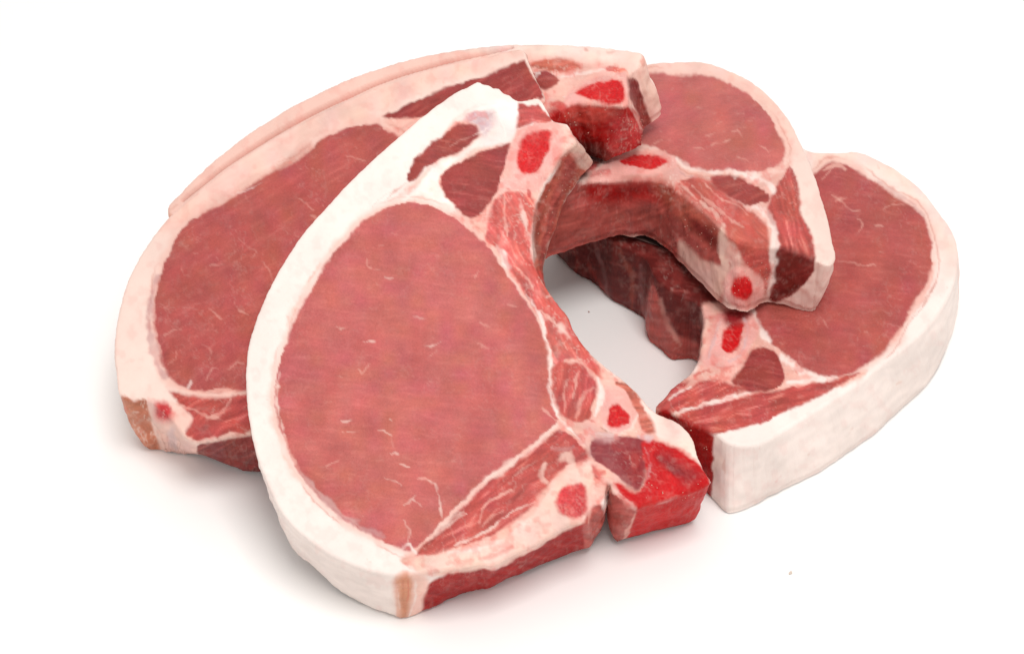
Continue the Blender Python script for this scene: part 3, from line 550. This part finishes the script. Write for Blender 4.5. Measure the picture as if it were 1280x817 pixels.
# ---- front chop, leaning on the others
A_eye = [(511,254),(538,258),(562,269),(585,285),(605,303),(622,326),(640,352),(656,374),(670,396),(680,421),(685,450),(688,480),(692,505),(697,524),(688,535),(665,556),(636,578),(612,594),(588,616),(562,642),(534,672),(515,688),
         (490,681),(460,666),(426,645),(397,619),(372,588),(357,553),(347,527),(344,489),(350,455),(358,430),(370,398),(388,364),(408,330),(429,302),(456,275),(482,261)]
chop_a = build_chop('large front pork chop leaning over the heap, its whole round eye muscle in view',
    [(598,101),(604,105),(612,106),(617,110),(624,110),(629,116),(637,119),(646,126),(660,125),(674,123),(682,134),(692,151),(710,155),(714,165),(722,178),(712,188),(701,196),(692,214),(681,232),(673,248),(668,268),(666,292),(668,328),(677,349),(692,372),(710,395),(716,411),
     (726,426),(739,441),(755,456),(778,474),(796,489),(818,514),(848,528),(866,547),(873,571),(881,588),(889,602),(876,611),(830,625),(797,634),(786,632),(775,624),(767,617),(762,602),(757,614),(755,632),(746,640),(735,652),(708,658),(671,680),(640,694),(616,707),(601,705),(564,711),(527,716),(494,719),
     (455,711),(420,697),(385,674),(356,646),(337,611),(321,570),(311,522),(307,482),(309,440),(318,405),(332,370),(352,332),(378,293),(405,262),(437,227),(470,196),(505,165),(540,136),(570,115),(588,107)],
    [(500,716,.0255),(760,625,.0268),(885,600,.0272),(350,640,.0295),(310,490,.045),(480,190,.084),(600,105,.098),(700,200,.082),(690,450,.047),(500,450,.052)], .026,
    [((889,602),(868,650)),((830,625),(822,664)),((797,634),(775,677)),((775,624),(764,672)),((762,602),(758,640)),((754,632),(751,664)),((735,652),(738,686)),((708,658),(706,697)),((671,680),(668,712)),((616,707),(612,736)),((564,711),(560,752)),((527,716),(524,770)),((494,719),(500,776)),
     ((455,711),(460,760)),((420,697),(424,740)),((385,674),(390,709)),((356,646),(366,688)),((337,611),(346,640)),
     ((722,178),(743,203)),((701,196),(728,222)),((681,232),(712,246)),((673,248),(704,262)),((668,268),(698,284)),((666,292),(690,300)),((668,328),(680,336)),((677,349),(680,354))],
    [('connective_tissue',None,'pink',4,[(498,250),(540,205),(560,160),(600,132),(640,130),(655,150),(650,165),(700,155),(722,178),(690,212),(672,250),(668,330),(720,418),(760,462),(800,492),(850,530),(874,572),(800,640),(760,615),(735,655),(610,712),(530,716),(500,700),(515,688),(620,600),(695,528),(685,430),(640,350),(585,285),(538,258)]),
     ('fat_seam',None,'fat',4,[(498,252),(520,232),(545,205),(575,190),(600,170),(590,150),(570,152),(596,132),(632,124),(650,130),(648,160),(638,178),(600,186),(562,208),(550,225),(556,245),(575,265),(560,268),(530,255)]),
     ('eye_muscle',None,'eye',1.8,A_eye),
     ('muscle#1',None,'dark',1.6,[(511,211),(529,189),(551,171),(571,157),(590,155),(600,167),(588,181),(561,195),(536,207),(519,224),(511,228)]),
     ('muscle#2',None,'dark',1.5,[(552,227),(558,212),(578,200),(610,187),(638,180),(634,198),(627,222),(617,247),(602,265),(586,272),(571,261),(556,245)]),
     (None,None,'lavender',5,[(580,148),(598,139),(617,139),(620,152),(604,170),(597,158)]),
     ('muscle#3',None,'muscle',2,[(649,128),(660,132),(672,130),(681,138),(691,150),(680,156),(666,154),(655,159),(647,161),(648,142)]),
     ('rib_meat',None,'rib',3,[(618,250),(632,240),(665,246),(668,270),(664,292),(668,330),(678,350),(694,374),(712,396),(718,412),(728,428),(752,462),(740,470),(715,448),(692,455),(686,430),(676,400),(656,368),(636,338),(620,312),(606,298),(612,270)],1.05),
     ('muscle#4',None,'muscle',2,[(692,457),(711,449),(731,457),(744,471),(746,487),(740,504),(736,524),(721,528),(705,520),(695,506),(690,485)],1.75),
     ('muscle#5',None,'muscle',3,[(520,692),(564,646),(592,619),(616,598),(642,581),(667,561),(700,537),(716,546),(731,561),(736,574),(712,580),(698,592),(684,608),(666,632),(640,653),(610,671),(570,684),(536,695)],-.6),
     ('fat_seam#2',None,'cream',3,[(520,696),(560,692),(605,680),(640,664),(668,640),(690,608),(706,590),(738,578),(747,590),(738,606),(736,650),(708,659),(671,681),(616,708),(564,713),(527,716)]),
     ('spine_bone',None,'sponge',4,[(700,612),(714,604),(731,607),(734,626),(730,642),(714,648),(696,634)]),
     ('rib_side',None,'brown',3,[(722,179),(742,203),(735,217),(721,229),(706,258),(697,288),(686,306),(678,352),(668,328),(667,290),(668,268),(674,250),(692,216),(702,197)],1.9),
     (None,None,'cream',4,[(712,182),(722,176),(744,202),(736,214),(722,206)]),
     (None,None,'wallrose',4,[(708,196),(720,206),(712,230),(698,262),(690,300),(680,336),(674,320),(686,262),(698,224)]),
     ('muscle_wall',None,'wallred',2,[(534,728),(562,716),(601,709),(618,710),(672,683),(709,661),(737,653),(742,680),(738,690),(668,716),(612,740),(560,758),(526,766),(529,745)]),
     (None,None,'wallrose',3,[(733,640),(752,630),(756,662),(740,690),(730,688)]),
     ('fat_corner','fat_layer','fatrose',3,[(494,720),(527,716),(536,724),(530,745),(524,775),(500,780)]),
     (None,None,'peach',7,[(496,722),(514,720),(514,745),(508,774),(500,776),(497,745)]),
     ('outer_fat',None,'fatpink',3,[(797,494),(818,514),(848,528),(866,547),(874,572),(848,559),(824,547),(812,530),(800,510)]),
     ('brown_membrane',None,'brown',2.5,[(767,477),(780,478),(795,491),(803,506),(813,524),(820,540),(806,540),(795,516),(783,494)]),
     ('rib_bone',None,'bone',1.6,[(757,485),(771,481),(787,498),(796,518),(793,532),(778,540),(762,538),(753,530),(751,514),(755,498)]),
     ('marrow#2','rib_bone','marrow',2.5,[(760,530),(763,510),(773,505),(787,520),(785,530),(771,534)]),
     ('cartilage',None,'cartilage',3,[(740,552),(765,546),(800,548),(810,560),(808,590),(800,612),(785,608),(768,592),(752,580),(738,570)]),
     (None,None,'purple',8,[(780,566),(800,562),(804,590),(796,606),(784,600),(776,582)]),
     (None,None,'greyfat',5,[(742,546),(770,544),(772,550),(756,553)]),
     ('chine_bone',None,'chine',2.5,[(802,556),(818,550),(848,562),(876,582),(889,602),(876,612),(830,627),(797,636),(782,628),(766,604),(774,604),(786,612),(800,614),(808,592)]),
     ('chine_wall','chine_bone','chinewall',1.6,[(797,636),(830,627),(889,603),(890,615),(868,655),(822,670),(774,682)]),
     (None,None,'wallrose',2.5,[(764,614),(786,632),(797,636),(790,655),(775,680),(756,675),(756,640)]),
     (None,None,'purple',9,[(818,569),(834,568),(852,580),(869,594),(860,604),(842,594),(826,580)]),
     ('bone',None,'bone',2,[(649,163),(665,156),(692,152),(704,162),(703,176),(697,193),(690,211),(680,229),(667,240),(648,238),(630,234),(627,225),(632,205),(638,184)]),
     ('marrow','bone','marrow',3,[(657,169),(678,163),(689,167),(688,182),(679,202),(664,219),(651,217),(646,198),(649,186)])],
    [([(511,228),(520,220),(500,236),(482,250)],2,'brown',.6,-.3),([(561,268),(572,264),(584,271)],2,'brown',.5,-.2),([(592,170),(612,158)],2,'fat',.6,.1),([(562,184),(598,166)],1.5,'pink',.5,0),
     ([(625,150),(632,165),(628,176)],5,'fat',.7,.3),([(584,152),(610,145),(620,140)],3,'greyfat',.5,.1),([(660,128),(672,126),(680,124)],6,'fatpink',.8,.2),
     ([(632,236),(638,238)],4,'blood',.85,-.1),([(660,238),(662,246)],4,'blood',.85,-.1),([(692,204),(698,198)],6,'orange',.6,0),
     ([(744,204),(734,217),(721,230),(707,258),(697,287),(685,309),(679,348)],5,'cream',.8,.3),([(702,200),(690,230),(678,258),(672,292),(671,320)],7,'groove',.6,-.4),([(716,210),(708,236),(694,268),(688,296)],6,'groove',.45,-.4),([(696,282),(692,288)],5,'orange',.7,.2),([(704,160),(714,176),(706,190),(694,208)],7,'cream',.7,.2),([(688,212),(680,232),(672,252)],4,'cream',.5,.2),
     ([(620,252),(620,275),(624,300)],6,'muscle',.8,0),([(636,258),(642,280),(650,302)],10,'muscle',.8,0),([(629,246),(630,270),(634,296)],3,'pink',.8,.2),([(650,250),(656,275),(664,300),(668,326)],5,'fatpink',.75,.3),
     ([(652,306),(660,326),(668,346)],9,'orange',.8,0),([(622,312),(630,322),(636,336)],9,'fat',.85,.3),([(640,330),(655,345),(668,362)],3,'pink',.7,.1),([(646,342),(658,356),(666,364)],5,'maroon',.35,-.2),([(664,360),(690,385),(706,402)],6,'orange',.7,0),
     ([(657,367),(668,383),(678,400),(682,416),(684,432)],4,'fat',.8,.3),([(676,388),(692,402),(705,414)],4,'pink',.75,.2),([(698,404),(706,416),(710,422)],8,'fatpink',.7,.2),([(690,394),(700,400)],5,'blood',.35,0),
     ([(678,350),(694,373),(711,396),(718,414)],3,'cream',.45,.3),([(700,420),(715,426),(735,450),(752,472)],9,'orange',.75,.1),([(736,438),(757,459),(780,478)],7,'cream',.75,.4),([(718,416),(728,430),(738,444)],4,'blood',.4,-.2),
     ([(682,420),(688,449),(687,473),(689,498),(701,524),(715,537),(732,557)],3.6,'fat',.8,.3),([(706,450),(722,452),(736,462),(746,474)],6,'pink',.8,.3),([(749,474),(751,495),(744,520)],6,'fat',.75,.3),
     ([(722,464),(720,480),(716,498)],3,'pink',.65,.1),([(707,480),(706,500),(706,514)],2.5,'pink',.6,.1),([(742,484),(732,490),(726,502),(720,522)],4,'pink',.6,.1),([(700,455),(698,470),(692,480)],3,'rib',.6,0),([(728,510),(734,506)],5,'rib',.5,0),
     ([(676,512),(688,520),(702,528)],3,'pink',.6,.1),([(738,526),(743,528)],5,'blood',.7,-.2),([(752,534),(758,538),(768,540)],1.6,'maroon',.9,-.4),([(754,530),(762,539),(778,541),(792,534),(796,520)],3.5,'fatpink',.7,.3),
     ([(742,542),(760,542),(774,544)],4,'lavender',.6,.2),([(798,545),(806,548),(816,547)],7,'lavender',.8,.2),([(765,556),(775,562)],8,'blood',.3,0),([(806,560),(812,580),(806,606)],2,'lavender',.4,.1),([(720,540),(735,560),(738,572)],7,'greyfat',.6,-.3),
     ([(740,582),(748,596),(758,604)],9,'blood',.8,0),([(756,598),(764,606),(780,622),(795,634)],5,'fatpink',.75,.4),([(742,606),(750,616),(756,620)],8,'pink',.8,.4),([(752,590),(756,592)],4,'orange',.8,.3),([(795,640),(788,658),(776,676)],4,'pink',.7,.2),([(745,594),(747,596)],3,'maroon',.8,-.3),([(797,634),(830,625),(874,612)],2,'rib',.5,.2),
     ([(696,533),(665,557),(638,579),(616,595),(592,617),(564,644),(534,674),(518,687)],3.4,'pink',.9,.2),([(640,576),(620,592),(606,600)],9,'fatpink',.7,.2),([(696,532),(684,540),(672,552)],6,'fatpink',.7,.2),([(578,640),(556,655),(536,674)],6,'fatpink',.6,.2),
     ([(568,682),(600,668),(622,655),(640,640),(668,628)],3,'fatpink',.75,.2),([(600,655),(605,634),(620,622),(640,613)],3,'pink',.7,.2),([(604,658),(616,646),(628,638)],2.5,'pink',.7,.1),([(562,655),(582,642)],3,'fatpink',.7,.1),([(640,598),(656,584),(672,576)],2.5,'pink',.6,.1),([(680,580),(676,596),(682,604)],7,'cream',.75,.3),
     ([(700,575),(710,570),(716,580)],9,'cream',.75,.3),([(690,560),(706,562),(716,560)],5,'greyfat',.45,-.2),([(668,566),(686,562)],4,'dark',.6,-.2),([(560,690),(600,684),(630,674)],6,'fat',.5,.3),([(640,666),(660,652)],7,'fat',.5,.2),([(600,698),(618,694),(640,684)],6,'rib',.45,.1),([(560,704),(590,700)],5,'rib',.35,0),
     ([(525,704),(540,712),(548,712)],5,'orange',.4,0),([(520,724),(519,750),(512,772)],3,'fat',.6,.3),([(503,724),(504,748),(506,768)],2.5,'skin',.6,-.2),([(510,722),(511,736),(509,752)],2,'orange',.5,-.2),([(497,735),(499,760)],2,'fatpink',.6,.1),([(515,726),(514,740)],1.6,'skin',.5,-.1),([(530,740),(526,765)],3,'cream',.6,.3),([(738,608),(736,630),(737,652)],5,'pink',.6,.2),
     ([(356,546),(372,584),(397,614),(426,640),(452,658)],4,'pink',.7,0),([(376,590),(400,618),(430,645),(460,662),(480,672)],8,'greyfat',.75,.1),([(351,465),(346,490),(349,520),(356,545)],3,'fatpink',.8,.2),([(340,470),(340,500),(345,535),(358,575),(380,605)],3,'fatrose',.7,-.2),
     ([(360,408),(372,380),(386,352),(400,330)],4,'fatrose',.7,-.1),([(372,385),(364,404),(360,425)],1.6,'brown',.5,-.4),([(392,340),(386,352)],1.6,'brown',.4,-.3),([(410,318),(432,294),(460,270),(490,256)],4,'fatrose',.6,-.1),([(466,258),(480,246),(496,238)],1.8,'brown',.4,-.2),
     ([(502,686),(512,680),(520,690)],5,'fat',.8,.2),([(551,640),(550,622),(544,606),(536,602)],2.4,'fatpink',.7,.1),([(553,646),(551,636)],3,'fatpink',.7,.1),([(522,600),(532,600),(540,604)],2.5,'pink',.7,.1),([(510,680),(512,664),(506,650)],2,'fatpink',.7,.1),([(516,626),(522,630),(528,634)],2,'fatpink',.7,.1),([(505,632),(514,626),(520,620)],2.2,'fatpink',.6,.1),
     ([(428,526),(440,527)],2,'fatpink',.75,.1),([(430,541),(444,540)],2,'fatpink',.7,.1),([(472,540),(482,542),(490,546)],1.8,'fatpink',.7,.1),([(486,524),(490,526)],2,'fatpink',.6,.1),([(488,568),(498,568)],2,'fatpink',.75,.1),([(500,581),(512,584)],2.6,'fatpink',.7,.1),([(408,582),(424,577)],2,'pink',.7,.1),([(490,548),(492,562)],1.5,'pink',.5,.1),([(480,598),(494,604),(502,608)],1.8,'fatpink',.6,.1),
     ([(420,408),(426,412),(432,410)],3,'cream',.8,.2),([(425,416),(429,418)],3,'rib',.7,.2),([(456,427),(470,428)],2.4,'fatpink',.7,.1),([(448,462),(452,468),(462,456)],2,'pink',.6,.1),([(530,434),(545,432),(552,428)],1.8,'fatpink',.6,.1),([(538,446),(545,440)],1.8,'pink',.5,.1),
     ([(459,326),(460,336),(474,338)],1.8,'pink',.5,.1),([(482,347),(490,348)],2.4,'fatpink',.55,.1),([(518,396),(532,398)],2,'fatpink',.6,.1),([(576,322),(580,326)],2,'pink',.5,0),([(594,348),(600,340)],2,'pink',.6,0),([(634,382),(645,384)],2,'pink',.5,0),([(600,404),(612,410)],2,'pink',.5,0),([(596,430),(610,436)],1.6,'pink',.4,0)],
    'fat', 77, A_eye, (60, .12, .4), .4, .6)

def grains(name, chop, boxes, seed, mat):
    root, X, Q, nT, VN, org = chop; rng = np.random.default_rng(seed); vs = []; fs = []
    vis = ((VN * (CAM - X)).sum(1) > 0)
    for (x0, y0, x1, y1, cnt) in boxes:
        m = np.where(vis & (Q[:, 0] > x0) & (Q[:, 0] < x1) & (Q[:, 1] > y0) & (Q[:, 1] < y1))[0]
        for i in rng.choice(m, min(cnt, len(m)), False):
            r = rng.uniform(.00008, .00024); c = X[i] + VN[i] * r * .4 - org; o = len(vs)
            d = rng.normal(size=(6, 3)) * .2 + np.array([[1,0,0],[-1,0,0],[0,1,0],[0,-1,0],[0,0,1],[0,0,-1]])
            vs += (c + d * r).tolist()
            fs += [tuple(o + k for k in t) for t in ((0,2,4),(2,1,4),(1,3,4),(3,0,4),(2,0,5),(1,2,5),(3,1,5),(0,3,5))]
    me = bpy.data.meshes.new(name); me.from_pydata(vs, [], fs); me.materials.append(mat)
    o = bpy.data.objects.new(name, me); COL.objects.link(o); o.parent = root; o['kind'] = 'stuff'
DUST = plain('bone_dust', (.62, .38, .30), .35, .2, 900)
grains('bone_dust', chop_d, [(855,255,905,315,42),(835,290,900,330,16),(905,325,965,385,46),(740,215,760,226,10),(955,300,975,375,14)], 5, DUST)
grains('bone_dust', chop_c, [(758,140,805,198,40),(700,130,760,170,12)], 6, DUST)
grains('bone_dust', chop_a, [(670,190,715,330,26),(760,600,880,625,16)], 7, DUST)
grains('bone_dust', chop_e, [(840,470,900,500,16),(862,526,893,590,14)], 8, DUST)
def crumb(px, size, rgb, label, seed):
    rng = np.random.default_rng(seed); import bmesh
    bm = bmesh.new(); bmesh.ops.create_icosphere(bm, subdivisions=2, radius=size)
    for v in bm.verts:
        v.co = Vector((v.co.x * 1.5, v.co.y, v.co.z * .5)) * rng.uniform(.75, 1.2); v.co.z += size * .5
    me = bpy.data.meshes.new('meat_crumb'); bm.to_mesh(me); bm.free(); me.materials.append(plain('crumb', rgb, .5, .3, 800))
    o = bpy.data.objects.new('meat_crumb', me); COL.objects.link(o); o.location = at_z(np.array([px], float), np.array([0.]))[0]; o.rotation_euler.z = seed
    o['label'] = label; o['category'] = 'crumb'
crumb((988,716), .0005, (.60,.50,.42), 'tiny grey meat crumb alone on the open white table', 1)
crumb((736,390), .0003, (.42,.26,.22), 'tiny dark speck on the table inside the hollow', 2)
print('built', round(time.time() - T0, 1))
